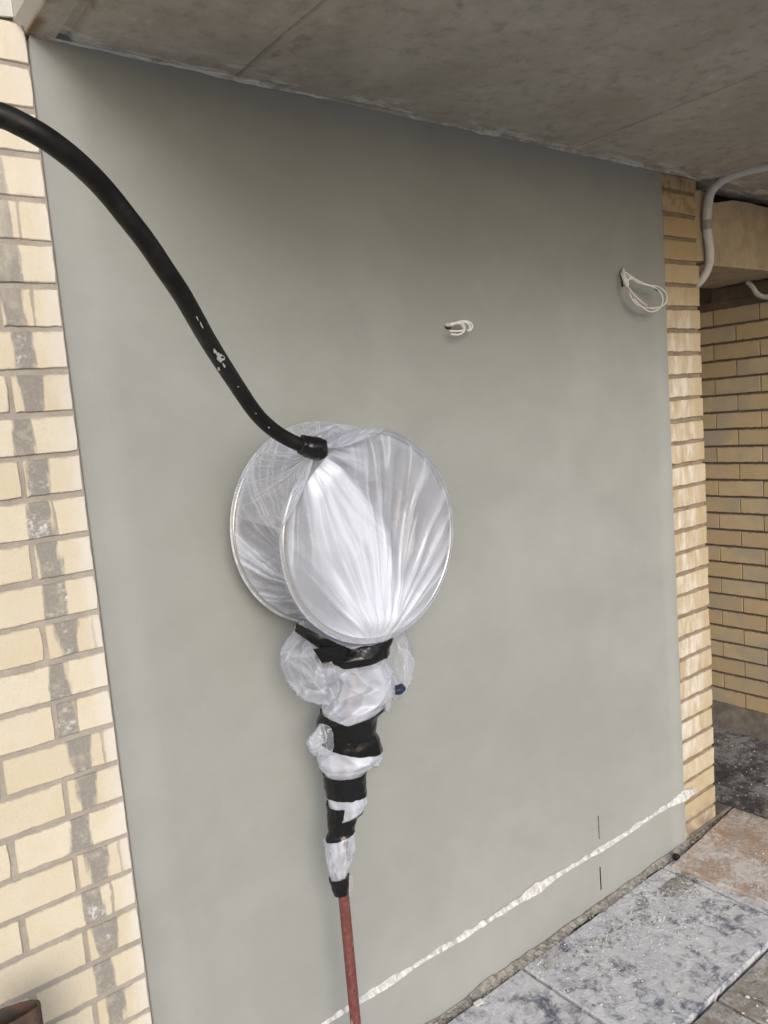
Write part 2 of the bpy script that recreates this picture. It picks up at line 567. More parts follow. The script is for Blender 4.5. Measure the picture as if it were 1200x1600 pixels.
def put_brick(me, loc, parent, rz=0.0, jig=1.0):
    o = bpy.data.objects.new('brick', me)
    o.location = (loc[0], loc[1] + random.uniform(-.0012, .0012) * jig, loc[2] + random.uniform(-.001, .001) * jig)
    o.rotation_euler = (random.uniform(-.006, .006) * jig, random.uniform(-.006, .006) * jig, rz + random.uniform(-.004, .004) * jig)
    COL.objects.link(o)
    o.parent = parent
    return o

# pale wall left of the render
lw = thing('brick_wall', 'pale yellow brick wall with grey mortar streak left of the grey render', 'brick wall')
full = variants(.230, .10, .0755, M['pale'], 7)
half = variants(.1135, .10, .0755, M['pale'], 5)
XL = -1.92
bm = box_bm(XL, -.0005, .005, .115, -.03, Z0 + 9 * C)
bobj('mortar_bed', bm, M['mortar_pale'], lw)
for kk in range(-9, 30):
    zc = Z0 - (kk + .5) * C
    odd = kk % 2            # rows with a perpend at -.12 / -.24
    # photograph: z 1.932 and 1.757 rows have the perpend at -.12
    idx = round((zc - 1.932) / C)
    if idx % 2 == 0:
        put_brick(random.choice(half), (-.0590, 0, zc), lw)
        x = -.120
    else:
        x = 0.0
    while x - .24 >= XL - .001:
        put_brick(random.choice(full), (x - .1200 + (.0005 if x else .003), 0, zc), lw)
        x -= .24

# ------------------------------------------------------------------ rendered wall
XA, XB, YF = .0045, 2.1995, -.004
ZT = 2.653
slots = [(1.6450, 1.6512, .247, .337), (1.6455, 1.6517, .048, .138)]
xs = sorted({XA, XB} | {v for s in slots for v in s[:2]} | {XA + (XB - XA) * i / 22 for i in range(1, 22)})
zs = sorted({-.034, ZT} | {v for s in slots for v in s[2:]} | {.21} | {.1 * i for i in range(1, 26)})
V, F = [], []
idx = {}
def wv(i, j):
    if (i, j) not in idx:
        x, z = xs[i], zs[j]
        y = YF + fbm(x * 1.7, z * 1.7, 3, 2) * .0035 + (.004 if z < .2 else 0)
        if i in (0, len(xs) - 1):
            y = YF
        idx[i, j] = len(V)
        V.append((x, y, z))
    return idx[i, j]
for i in range(len(xs) - 1):
    for j in range(len(zs) - 1):
        cx_, cz_ = (xs[i] + xs[i + 1]) / 2, (zs[j] + zs[j + 1]) / 2
        if any(s[0] < cx_ < s[1] and s[2] < cz_ < s[3] for s in slots):
            q = [wv(i, j), wv(i + 1, j), wv(i + 1, j + 1), wv(i, j + 1)]
            b = len(V)
            for w in q:
                V.append(V[w])
            q = [b, b + 1, b + 2, b + 3]
            b = len(V)
            for w in q:
                V.append((V[w][0], .05, V[w][2]))
            for e in range(4):
                F.append((q[e], q[(e + 1) % 4], b + (e + 1) % 4, b + e))
            continue
        F.append((wv(i, j), wv(i + 1, j), wv(i + 1, j + 1), wv(i, j + 1)))
# returns at the two ends and the back
for i in (0, len(xs) - 1):
    for j in range(len(zs) - 1):
        a, b = wv(i, j), wv(i, j + 1)
        n0 = len(V)
        V.append((xs[i], .2, zs[j]))
        V.append((xs[i], .2, zs[j + 1]))
        F.append((a, b, n0 + 1, n0))
rw = mobj('rendered_wall', V, F, M['render'], smooth=True)
tag(rw, 'large smooth grey-green cement rendered wall under the concrete soffit', 'wall')
for s in slots:
    bm = box_bm(s[0] - .004, s[1] + .004, .051, .06, s[2] - .004, s[3] + .004)
    bobj('weep_slot', bm, M['dark'], rw)
bm = box_bm(XA + .001, XB - .001, .062, .2, -.03, ZT)
bobj('wall_core', bm, M['cement'], rw)

# ------------------------------------------------------------------ brick pier right of the render
pr = thing('brick_pier', 'narrow yellow brick pier with whitewashed bricks at the right end of the render', 'pier', (0, 0, 0))
pb = variants(.2375, .10, .0730, M['pier'], 11, amp=.0062)
bobj('mortar_bed', box_bm(2.2000, 2.4370, .008, .30, -.03, 2.634), M['mortar_pier'], pr)
for kk in range(-1, 30):
    zc = Z0 - (kk + .5) * C
    if kk == -1:
        zc = Z0 + .033
        me = brick_mesh(.2375, .10, .052, 3, M['pier'], amp=.003)
    else:
        me = pb[(kk * 7) % 11]
    put_brick(me, (2.3225 + random.uniform(-.0025, .0025), 0, zc), pr, jig=1.6)

bobj('plinth', box_bm(2.235, 2.585, -.006, .30, -.033, .024, .006), M['cement'], pr)

# ------------------------------------------------------------------ passage wall (faces left)
bwr = thing('brick_wall', 'shadowed tan brick wall with dark joints inside the passage beyond the pier', 'brick wall')
XR = 3.30
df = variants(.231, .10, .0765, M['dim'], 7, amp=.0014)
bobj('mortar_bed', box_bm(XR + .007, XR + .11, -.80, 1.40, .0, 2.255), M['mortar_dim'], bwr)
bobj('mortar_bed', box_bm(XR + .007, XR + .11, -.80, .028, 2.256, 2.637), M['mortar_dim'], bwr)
row = -5
z = 2.179 + C * 5
while z > .09:
    par = 0 if row % 2 == 0 else .118
    y = .4305 - .117 + par + .235 * 4
    while y > -.72:
        if y < (1.3 if row >= 0 else -.09):
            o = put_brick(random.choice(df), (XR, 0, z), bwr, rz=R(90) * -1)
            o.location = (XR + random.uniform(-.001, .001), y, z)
        y -= .235
    row += 1
    z -= C
# closing wall at the back of the passage
o = bobj('back_wall', box_bm(2.2, 4.3, 1.42, 1.52, -.03, 2.634), M['lintel'])
tag(o, 'plastered wall closing the dark end of the passage', 'wall')
# cement upstand
V, F = [], []
ny = 60
for i in range(ny + 1):
    y = -.78 + 2.15 * i / ny
    w = fbm(y * 6, 2, 1, 3)
    for (x, z) in ((XR - .002, .165 + .012 * w), (XR - .022, .150 + .012 * w), (XR - .075 - .02 * w, .075), (XR - .13 - .03 * w, .035)):
        V.append((x, y, z + .004 * n1(y * 20, x * 30, z * 30)))
for i in range(ny):
    for q in range(3):
        a = i * 4 + q
        F.append((a, a + 1, a + 5, a + 4))
o = mobj('cement_upstand', V, F, M['cement'], smooth=True)
tag(o, 'rough grey cement fillet along the foot of the passage brick wall', 'fillet')

# ------------------------------------------------------------------ concrete slab overhead
SLAB_FRONT = -1.3
prof = [(-.0225, 2.86), (-.0225, 2.657), (-.001, 2.6355), (.052, 2.6355), (.058, 2.650), (.080, 2.650), (.086, 2.6375),
        (.451, 2.6375), (.4535, 2.6435), (.4565, 2.6335), (.459, 2.6375), (1.660, 2.6375), (1.663, 2.640), (1.666, 2.635), (1.669, 2.6375), (2.868, 2.6375), (2.872, 2.634), (2.877, 2.6375), (6.5, 2.6375), (6.5, 2.86)]
ys = [SLAB_FRONT + (1.55 - SLAB_FRONT) * i / 60 for i in range(61)]
V, F = [], []
for y in ys:
    for q, (x, z) in enumerate(prof):
        V.append((x + (.006 if 6 < q < 11 else .0015) * fbm(y * 9, q * .15, 2, 3), y, z + (.0012 * n1(y * 11, q, 4) if 1 < q < len(prof) - 2 else 0)))
np_ = len(prof)
for i in range(len(ys) - 1):
    for q in range(np_ - 1):
        a = i * np_ + q
        F.append((a, a + 1, a + np_ + 1, a + np_))
    F.append((i * np_ + np_ - 1, i * np_, (i + 1) * np_, (i + 1) * np_ + np_ - 1))
F.append(tuple(range(np_)))
F.append(tuple(range((len(ys) - 1) * np_, len(ys) * np_)))
slab = mobj('concrete_slab', V, F, M['soffit'])
tag(slab, 'stained concrete soffit slab with drip groove above the rendered wall', 'ceiling slab')
# plaster squeezed out along the wall/soffit junction
V, F = [], []
nn = 260
for i in range(nn + 1):
    x = .01 + 2.43 * i / nn
    w = max(0, fbm(x * 5, 7, 2, 4) + .12)
    t = fbm(x * 14, 3, 9, 3)
    dy = .004 + .022 * w + .003 * abs(t)
    dz = .003 + .006 * w + .003 * abs(t)
    for (y, z) in ((-.0045, 2.6385), (-.0045 - dy, 2.6378 - .0015), (-.0045 - dy * .6, 2.6378 - dz), (-.0040, 2.6378 - dz * 1.3)):
        V.append((x, y, z))
for i in range(nn):
    for q in range(3):
        a = i * 4 + q
        F.append((a, a + 1, a + 5, a + 4))
mobj('plaster_squeeze', V, F, M['soffit'], slab)

# ------------------------------------------------------------------ lintel over the passage
lt = thing('lintel', 'beige plastered lintel block over the dark passage behind the grey conduit', 'lintel')
def rough_block(name, x0, x1, y0, y1, z0, z1, seed, chip=None):
    bm = box_bm(x0, x1, y0, y1, z0, z1)
    bmesh.ops.subdivide_edges(bm, edges=bm.edges[:], cuts=11, use_grid_fill=True)
    for v in bm.verts:
        w = Vector((fbm(v.co.x * 9 + seed, v.co.y * 9, v.co.z * 9, 3), fbm(v.co.x * 9, v.co.y * 9 + seed, v.co.z * 9, 3), fbm(v.co.x * 9, v.co.y * 9, v.co.z * 9 + seed, 3)))
        v.co += w * .0025
        if v.co.z > z1 - .02:
            v.co.z -= .012 * max(0, fbm(v.co.x * 16 + seed, 1, 2, 3) + .2)
            if chip and abs(v.co.x - chip) < .03:
                v.co.z -= .026
    return bobj(name, bm, M['lintel'], lt)
rough_block('block', 2.447, 2.536, .012, .43, 2.332, 2.603, 1)
rough_block('block', 2.539, 2.660, .034, .43, 2.326, 2.600, 5, 2.66)
rough_block('block', 2.662, 4.2, .036, .43, 2.326, 2.602, 9, 2.66)
bobj('gap_filler', box_bm(XR + .03, XR + .12, .44, 1.41, 2.256, 2.64), M['mortar_dim'], lt)  # added to block the sky behind the lintel, dark brown like the void
bobj('gap_filler', box_bm(XR + .012, XR + .10, -.79, .44, 2.256, 2.322), M['mortar_dim'], lt)  # fills the narrow dark gap over the passage wall
bobj('gap_filler', box_bm(2.46, 4.2, .10, .40, 2.596, 2.636), M['dark'], lt)  # dark box put in above the lintel: the gap's shade as colour

# ------------------------------------------------------------------ conduits
def make_conduit(name, pts, r, label, pitch=.0052):
    path = smooth_path(pts, 60)
    # resample evenly
    out = [path[0]]
    acc = 0
    step = pitch / 4
    for a, b in zip(path, path[1:]):
        d = (b - a).length
        while acc + d >= step:
            a = a + (b - a) * ((step - acc) / d)
            d = (b - a).length
            acc = 0
            out.append(a)
        acc += d
    V, F = tube(out, lambda i, f: r * (1 + (.07 if i % 4 in (0, 1) else -.05)), 16)
    o = mobj(name, V, F, M['conduit'], smooth=True)
    tag(o, label, 'conduit')
    return o, out
pts = [(2.60, -.95, 2.612), (2.57, -.55, 2.612), at(1200, 259, -.235), at(1160, 268, -.130), at(1130, 281, -.055), at(1111, 300, -.018), at(1105, 330, -.010), at(1105, 360, -.008), at(1109, 392, -.010),
       at(1107, 415, .002), at(1098, 434, .02), at(1086, 446, .05), at(1074, 452, .09)]
cd, path = make_conduit('conduit', pts, .0165, 'grey corrugated conduit bending from the soffit down the beige lintel')
j = min(range(len(path)), key=lambda i: (path[i] - at(1106, 352, -.009)).length)
V, F = tube(path[j - 14:j + 14], .0195, 18)
mobj('coupling', V, F, M['conduit_joint'], cd, smooth=True)
x2 = 3.285
def onx(u, v, X):
    d = ray(u, v)
    return EYE + d * ((X - EYE.x) / d.x)
make_conduit('conduit', [onx(1168, 440, 3.27), onx(1177, 450, 3.275), onx(1183, 459, 3.272), onx(1195, 464, 3.27), onx(1215, 462, 3.27), onx(1260, 450, 3.27)], .011, 'short grey conduit curving under the lintel onto the passage brick wall')

# ------------------------------------------------------------------ white strip and wire at the slab edge
V, F = [], []
nn = 40
for i in range(nn + 1):
    z = 2.6605 + .60 * i / nn
    w = fbm(z * 12, 3, 3, 3) * .003
    for x, y in ((-.0235, -.001), (-.0235, -.008), (-.052 + w, -.008), (-.055 + w, -.001)):
        V.append((x, y, z - (.0 if x > -.03 else .004)))
for i in range(nn):
    for q in range(3):
        a = i * 4 + q
        F.append((a, a + 1, a + 5, a + 4))
F.append((0, 1, 2, 3))
o = mobj('plaster_strip', V, F, M['crumb'])
tag(o, 'white plaster strip on the bricks beside the slab edge, top left', 'plaster')
V, F = tube(smooth_path([at(41, 56, -.012), at(35, 42, -.012), at(29, 26, -.011), at(27, 5, -.011), at(28, -30, -.011), at(24, -120, -.011)], 8), .0008, 8)
o = mobj('thin_wire', V, F, M['dark'])
tag(o, 'thin dark wire hanging over the white strip at the slab corner', 'wire')

# ------------------------------------------------------------------ torn membrane line near the wall foot
V, F = [], []
nn = 620
prof_n = 7
for i in range(nn + 1):
    x = .006 + 2.262 * i / nn
    a = fbm(x * 4.2, 1, 5, 4)
    b = fbm(x * 19, 6, 2, 3)
    d_ = fbm(x * 60, 2, 8, 2)
    b += .6 * round(1.6 * fbm(x * 11, 3, 3, 2)) * .5
    zc = .222 - .012 * (x / 2.2) + .010 * fbm(x * 2.6, 9, 1, 2)
    hh = .0050 + .011 * max(0, a) + .0055 * max(-.7, b)
    out = .0085 + .005 * a + .004 * b
    if x > 2.04:
        f = sstep(2.04, 2.18, x)
        hh += .010 * f
        out += .010 * f
    if x > 2.2:
        f = 1 - sstep(2.205, 2.268, x)
        hh = max(.002, hh * f)
        zc += .003
    if 1.23 < x < 1.34:
        f = math.sin((x - 1.23) / .11 * math.pi)
        hh += .008 * f
    out = max(.004, out)
    for q in range(prof_n):
        t = q / (prof_n - 1)
        y = YF - .0005 - out * 1.25 * t ** .8 * (1 + .45 * d_)
        z = zc + hh * (1 - 2.2 * t) + (.006 * d_ + .007 * b) * t + .003 * b * (1 - t)
        if q == prof_n - 1:
            y = YF + .003
            z += .0045
        V.append((x, y, z))
for i in range(nn):
    for q in range(prof_n - 1):
        a = i * prof_n + q
        F.append((a, a + 1, a + prof_n + 1, a + prof_n))
o = mobj('membrane_edge', V, F, M['membrane'], smooth=False)
tag(o, 'ragged white damp-proof membrane edge running along the foot of the render', 'membrane')

# ------------------------------------------------------------------ rubble
def lumps(name, spots, mat, label, cat):
    V, F = [], []
    bm0 = bmesh.new()
    bmesh.ops.create_icosphere(bm0, subdivisions=1, radius=1)
    bv = [v.co.copy() for v in bm0.verts]
    bf = [tuple(v.index for v in f.verts) for f in bm0.faces]
    bm0.free()
    for (x, y, z, r) in spots:
        b = len(V)
        s = Vector((random.uniform(.7, 1.5), random.uniform(.7, 1.3), random.uniform(.4, .9)))
        a = random.uniform(0, 6.28)
        ca, sa = math.cos(a), math.sin(a)
        for v in bv:
            w = r * (1 + random.uniform(-.35, .35))
            px, py = v.x * s.x * w, v.y * s.y * w
            V.append((x + px * ca - py * sa, y + px * sa + py * ca, z + v.z * s.z * w))
        F += [tuple(i + b for i in f) for f in bf]
    o = mobj(name, V, F, mat)
    tag(o, label, cat, kind='stuff')
V, F = [], []
nx_, nk = 900, 7
for i in range(nx_ + 1):
    x = .25 + 2.20 * i / nx_
    wd = .030 + .030 * max(-.3, fbm(x * 4.3, 2, 7, 3))
    hg = .011 + .012 * max(-.5, fbm(x * 6.1, 5, 1, 3))
    for q in range(nk):
        t = q / (nk - 1)
        y = -.0035 - wd * t
        z = -.012 + (hg + .012) * (1 - t) ** 1.4 + (.006 * fbm(x * 70, y * 70, 3, 3) + .003 * n1(x * 210, y * 210, 1)) * (1 if 0 < q < nk - 1 else .4) + (.011 if x > 1.19 else .001) * t
        V.append((x, y, z))
for i in range(nx_):
    for q in range(nk - 1):
        a = i * nk + q
        F.append((a, a + 1, a + nk + 1, a + nk))
o = mobj('mortar_droppings', V, F, M['rubble'])
tag(o, 'crusty band of mortar droppings where the render meets the pavers', 'mortar', kind='stuff')
sp = []
for i in range(2000):
    x = random.uniform(.3, 2.21)
    prof_w = .022 + .06 * max(0, fbm(x * 5, 4, 4, 3))
    y = -.004 - abs(random.gauss(0, .5)) * prof_w
    hgt = max(0, .014 * (1 - (-y) / .06)) * (1 + 1.4 * fbm(x * 8, 2, 2, 3))
    sp.append((x, y, -.012 + random.uniform(0, 1) * max(.002, hgt) + .004, random.choice((.001, .0015, .002, .003, .005)) * random.uniform(.7, 1.25)))
for i in range(260):        # heap on the first paver
    a = random.gauss(0, 1)
    sp.append((1.52 + random.gauss(0, .16), -.10 - abs(random.gauss(0, .06)), .003, random.choice((.001, .0015, .002, .0045)) * random.uniform(.7, 1.3)))
for i in range(420):
    sp.append((1.93 + random.gauss(0, .05), -.10 - abs(random.gauss(0, .04)), .003, random.uniform(.0015, .005)))
for i in range(500):
    sp.append((2.2 + random.uniform(0, .3), -.006 - abs(random.gauss(0, .016)), random.uniform(-.01, .012), random.uniform(.002, .007)))
lumps('rubble', sp, M['rubble'], 'loose crumbs of mortar rubble along the foot of the rendered wall', 'rubble')
sp = []
for i in range(1500):
    x = random.uniform(.3, 2.0)
    y = -.05 - abs(random.gauss(0, .17))
    sp.append((x, y, .003 if x > 1.19 else -.007, random.uniform(.0010, .0032)))
for i in range(260):
    sp.append((random.uniform(2.05, 2.6), random.uniform(-.5, -.02), .016, random.uniform(.001, .0032)))
for i in range(160):
    sp.append((random.uniform(2.57, 3.1), random.uniform(-.4, .35), .054 + .009, random.uniform(.001, .0032)))
for i in range(240):
    sp.append((random.uniform(1.0, 2.3), random.uniform(-1.0, -.53), -.004, random.choice((.001, .002, .003, .006)) * random.uniform(.7, 1.2)))
lumps('plaster_crumbs', sp, M['crumb'], 'white plaster crumbs scattered over the pavers', 'plaster')
# stray shard of plaster
bm = box_bm(-.019, .019, -.008, .008, 0, .006, .002)
o = bobj('plaster_shard', bm, M['crumb'])
o.location = (.97, -.045, .004)
o.rotation_euler = (.35, .2, .1)
tag(o, 'small white plaster shard lying on rubble at the wall foot', 'plaster')
bm = bmesh.new()
bmesh.ops.create_icosphere(bm, subdivisions=2, radius=.015)
for v in bm.verts:
    v.co *= 1 + .3 * fbm(v.co.x * 60, v.co.y * 60, v.co.z * 60, 2)
o = bobj('pebble', bm, M['dark'], smooth=True)
o.location = (2.075, -.040, .010)
tag(o, 'dark round pebble at the wall foot by the corner of the orange tile', 'pebble')

# ------------------------------------------------------------------ rusty post, bottom left
zt = .80
loop_px = [(-46, 1604), (-20, 1586), (4, 1574), (30, 1566), (50, 1561), (60, 1561.5), (63, 1567), (58, 1575), (40, 1586), (16, 1600), (-10, 1616), (-34, 1626), (-47, 1618)]
lp = [atz(u, v, zt) for u, v in loop_px]
lp = smooth_path(lp + [lp[0]], 4)[:-1]
cen = sum(lp, Vector()) / len(lp)
V, F = [], []
n_ = len(lp)
for (zz, ins) in ((-.03, 0), (zt - .001, 0), (zt, .0012), (zt, .0042), (zt - .002, .005), (zt - .45, .005)):
    for q_, p_ in enumerate(lp):
        t = (lp[(q_ + 1) % n_] - lp[q_ - 1]).normalized()
        nr = Vector((t.y, -t.x, 0))
        if nr.dot(cen - p_) < 0 and False:
            nr = -nr
        area = sum(lp[i].x * lp[(i + 1) % n_].y - lp[(i + 1) % n_].x * lp[i].y for i in range(n_))
        if area > 0:
            nr = -nr
        w = .0012 * fbm(p_.x * 60, p_.y * 60, zz * 9, 2)
        V.append((p_.x + nr.x * (ins + w * .3), p_.y + nr.y * (ins + w * .3), zz + (w if zz > .5 else 0)))
for lv in range(5):
    for q_ in range(n_):
        a, b = lv * n_ + q_, lv * n_ + (q_ + 1) % n_
        F.append((a, b, b + n_, a + n_))
F.append(tuple(range(5 * n_, 6 * n_)))
o = mobj('steel_post', V, F, M['rust'], smooth=True)
tag(o, 'rusty open-topped hollow steel post in front of the pale bricks, bottom left corner', 'post')

# ------------------------------------------------------------------ cable loops coming out of the render
def z2(x, y):       # zoom coordinates of the right-hand loop
    return 930 + x / 8.571, 390 + y / 8.571
def zz1(x, y):      # of the left-hand loop
    return 640 + x / 7.5, 440 + y / 7.5
def wire(parent, pts, r, mat, name='wire'):
    V, F = tube(smooth_path(pts, 8), r, 10)
    return mobj(name, V, F, mat, parent, smooth=True)
hb = at(*z2(360, 320), YF)
cb = thing('cable_loop', 'long white cable loop hanging from the render beside the brick pier', 'cable', hb)
def rel(o, parent):
    o.location = -parent.location
    return o
def P2(lst):
    return [at(*z2(x, y), Y) for x, y, Y in lst]
rel(wire(cb, P2([(355, 300, .01), (362, 330, -.02), (385, 390, -.035), (410, 450, -.045)]), .0062, M['wire'], 'sleeve'), cb)
rel(wire(cb, P2([(370, 260, -.008), (385, 330, -.03), (430, 440, -.05), (425, 490, -.055)]), .0052, M['wire'], 'sleeve'), cb)
rel(wire(cb, P2([(395, 460, -.045), (470, 380, -.05), (490, 400, -.05)]), .0032, M['wire'], 'sleeve'), cb)
rel(wire(cb, P2([(425, 480, -.052), (480, 560, -.06), (560, 650, -.065), (690, 755, -.07)]), .0040, M['wire_pink'], 'sheath'), cb)
rel(wire(cb, P2([(385, 300, -.02), (430, 320, -.03), (560, 405, -.05), (700, 470, -.06), (850, 500, -.065), (945, 575, -.065), (960, 660, -.062), (920, 740, -.06), (800, 780, -.06), (640, 770, -.06), (540, 720, -.058), (480, 630, -.055), (450, 540, -.052)]), .0021, M['wire']), cb)
rel(wire(cb, P2([(380, 330, -.02), (470, 370, -.036), (600, 450, -.052), (720, 480, -.062), (800, 510, -.07), (870, 570, -.074), (905, 650, -.074), (890, 740, -.072), (830, 810, -.07), (750, 832, -.068), (680, 805, -.066), (600, 745, -.064), (520, 660, -.06)]), .0021, M['wire']), cb)
rel(wire(cb, P2([(400, 350, -.02), (500, 400, -.04), (560, 445, -.05), (660, 470, -.056), (760, 500, -.06), (850, 560, -.066), (885, 640, -.068), (895, 700, -.068), (850, 790, -.066), (740, 800, -.064)]), .0018, M['wire_pink']), cb)
rel(wire(cb, P2([(805, 515, -.068), (840, 545, -.07)]), .0042, M['dark'], 'tape_wrap'), cb)
rel(wire(cb, P2([(345, 285, .005), (340, 320, -.006), (358, 400, -.007), (368, 500, -.006)]), .0028, M['dark'], 'wall_hole'), cb)
hb = at(*zz1(440, 510), YF)
cb = thing('cable_loop', 'small coiled white cable sticking out of the middle of the render', 'cable', hb)
def P1(lst):
    return [at(*zz1(x, y), Y) for x, y, Y in lst]
rel(wire(cb, P1([(425, 510, .01), (440, 508, -.01), (475, 505, -.022), (500, 500, -.03)]), .0058, M['wire'], 'sleeve'), cb)
rel(wire(cb, P1([(470, 505, -.02), (540, 480, -.035), (640, 462, -.045), (710, 480, -.05), (735, 520, -.05), (715, 565, -.05), (680, 578, -.048)]), .0026, M['wire']), cb)
rel(wire(cb, P1([(470, 520, -.02), (530, 495, -.035), (590, 490, -.045), (630, 530, -.05), (625, 570, -.05), (560, 580, -.045), (470, 578, -.035)]), .0026, M['wire']), cb)
rel(wire(cb, P1([(480, 500, -.02), (560, 475, -.04), (620, 490, -.052), (645, 540, -.055), (630, 590, -.055), (570, 622, -.05), (485, 615, -.04)]), .0025, M['wire']), cb)
rel(wire(cb, P1([(600, 475, -.04), (670, 480, -.052), (705, 515, -.055), (700, 560, -.055), (672, 572, -.05)]), .0022, M['wire']), cb)
rel(wire(cb, P1([(418, 500, .005), (424, 528, -.006), (445, 548, -.007), (478, 545, -.006)]), .0024, M['dark'], 'wall_hole'), cb)

# ------------------------------------------------------------------ hose
HP = [(502, 702, 1.600), (487, 699, 1.590), (462, 692, 1.575), (430, 674, 1.545), (401, 647, 1.495), (371, 604, 1.425), (330, 540, 1.29), (308, 502, 1.22), (284, 460, 1.16), (257, 420, 1.115), (230, 380, 1.085), (199, 340, 1.055), (165, 298, 1.025), (130, 262, .985), (98, 235, .958), (65, 212, .938), (32, 194, .926), (0, 180, .92)]
hp = [dep(*q) for q in HP]
e = hp[-1]
dl = (hp[-1] - hp[-2]) * 2
hp += [e + dl * 1.0 + Vector((0, 0, -.010)), e + dl * 2.0 + Vector((-.01, 0, -.035)), e + dl * 3.2 + Vector((-.03, 0, -.10)), e + Vector((-.52, -.25, -.32)), e + Vector((-.66, -.30, -.80)), e + Vector((-.72, -.32, -1.4)), e + Vector((-.74, -.33, -1.9)), Vector((e.x - .80, e.y - .36, .02)), Vector((e.x - 1.1, e.y - .45, .012)), Vector((e.x - 1.7, e.y - .5, .012))]
hpath = smooth_path(hp, 14)
V, F = tube(hpath, .0143, 24)
from mathutils.bvhtree import BVHTree
hbvh = BVHTree.FromPolygons(V, F)
hose = mobj('hose', V, F, M['rubber'], smooth=True)
tag(hose, 'black rubber hose arching from the wrapped reel out to the upper left', 'hose')
# tape collar at the reel end
cp = smooth_path([dep(470, 694, 1.577), dep(487, 699, 1.588), dep(500, 703, 1.598), dep(508, 705, 1.604)], 10)
V, F = tube(cp, lambda i, f: .0195 + .004 * math.sin(f * 3.1) - .006 * sstep(.8, 1, f) + .0012 * n1(f * 9, 3), 28)
V = [v + Vector((fbm(v.x * 60, v.y * 60, v.z * 60, 3), fbm(v.x * 60 + 9, v.y * 60, v.z * 60, 3), fbm(v.x * 60, v.y * 60 + 5, v.z * 60, 3))) * .0022 for v in V]
mobj('tape_collar', V, F, M['tape'], hose, smooth=True)
# splashes of plaster on the hose
def splash(parent, u, v, t, sx, sy, seed):
    c_ = dep(u, v, t)
    V, F = [c_ - CZ * .0005], []
    n_ = 22
    for q in range(n_):
        a = 2 * math.pi * q / n_
        r = 1 + .8 * fbm(math.cos(a) * 1.5 + seed, math.sin(a) * 1.5, seed, 3)
        ax = (CX * .45 + CY * .9)
        bx = (CX * .9 - CY * .45)
        V.append(c_ + ax * (math.cos(a) * sx * r) + bx * (math.sin(a) * sy * r) + CZ * .0004)
    W_ = []
    for w in V:
        h_ = hbvh.ray_cast(EYE, (w - EYE).normalized())[0]
        W_.append((h_ or w) - (w - EYE).normalized() * .0007)
    V = W_
    for q in range(n_):
        F.append((0, 1 + q, 1 + (q + 1) % n_))
    return mobj('plaster_splash', V, F, M['crumb'], parent, smooth=True)
hr = .0143
for (u, v, sx, sy, sd_) in ((344, 559, .0085, .0052, 1), (336, 549, .0050, .0018, 4), (350, 571, .0050, .0014, 7), (342, 577, .0030, .0022, 9), (308, 497, .0045, .0008, 12), (315, 508, .0055, .0010, 15), (400, 646, .0012, .0010, 3), (420, 668, .0014, .0010, 5), (372, 604, .0012, .0010, 8)):
    # depth of the hose axis at that pixel
    qn = min(hpath, key=lambda w: (Vector(((w - EYE).dot(CX) / depth(w) * FPX + 600, (w - EYE).dot(CY) / depth(w) * FPX + 800)) - Vector((u, v))).length)
    splash(hose, u, v, depth(qn) - hr * 1.06, sx, sy, sd_)

# ------------------------------------------------------------------ supply pipe and reel
px, py = .443, -.170
sp_ = thing('supply_pipe', 'red painted steel pipe with white splashes rising from the ground to the wrapped reel', 'pipe', (px, py, -.03))
V, F = tube(smooth_path([Vector((0, 0, z)) for z in (0, .35, .70, .76)] + [Vector((.018, 0, .86)), Vector((.036, .004, .96)), Vector((.05, -.004, 1.10)), Vector((.075, -.02, 1.24)), Vector((.085, -.02, 1.34))], 6), .0135, 20)
mobj('pipe', V, F, M['red'], sp_, smooth=True)
hv = at(623, 1077, -.20)
bm = bmesh.new()
bmesh.ops.create_icosphere(bm, subdivisions=3, radius=1)
for v in bm.verts:
    v.co = Vector((v.co.x * .020, v.co.y * .014, v.co.z * .012)) * (1 + .25 * fbm(v.co.x * 2, v.co.y * 2, v.co.z * 2, 2))
o = bobj('valve_handle', bm, M['blue'], sp_, smooth=True)
o.location = hv - sp_.location
V, F = tube([Vector((.065, -.012, 1.17)), (hv - sp_.location) * .5 + Vector((0, 0, .595)), hv - sp_.location], .007, 10)
mobj('valve_stem', V, F, M['hose_steel'], sp_, smooth=True)

CF = Vector((.531, -.300, 1.559))
CR = Vector((.533, -.085, 1.577))
RF, RR = .241, .246
reel = thing('hose_reel', 'round aluminium hose reel fixed to the render inside clear plastic', 'hose reel', (CR.x, YF, CR.z))
def lathe_y(name, prof, c_, mat, parent, seg=128):
    V, F = [], []
    for (r, y) in prof:
        for q in range(seg):
            a = 2 * math.pi * q / seg
            V.append((c_.x + r * math.cos(a) - parent.location.x, c_.y + y - parent.location.y, c_.z + r * math.sin(a) - parent.location.z))
    for i in range(len(prof) - 1):
        for q in range(seg):
            a, b = i * seg + q, i * seg + (q + 1) % seg
            F.append((a, b, b + seg, a + seg))
    return mobj(name, V, F, mat, parent, smooth=True)
def rim(r, y, rr, n=10):
    return [(r + rr * math.cos(t), y + rr * math.sin(t)) for t in [2 * math.pi * i / n for i in range(n + 1)]]
fl = lathe_y('front_flange', [(.0, .004), (.035, .004), (.04, .010), (.115, .014), (.122, .004), (.130, .004), (.137, .012), (.205, .010), (.214, .001), (.222, .001), (.230, .005), (.236, .003), (.238, .006), (.232, .010), (.137, .016), (.03, .016), (0, .016)], CF, M['alu'], reel)
lathe_y('rim', rim(RF - .005, .001, .0048), CF, M['rim'], reel)
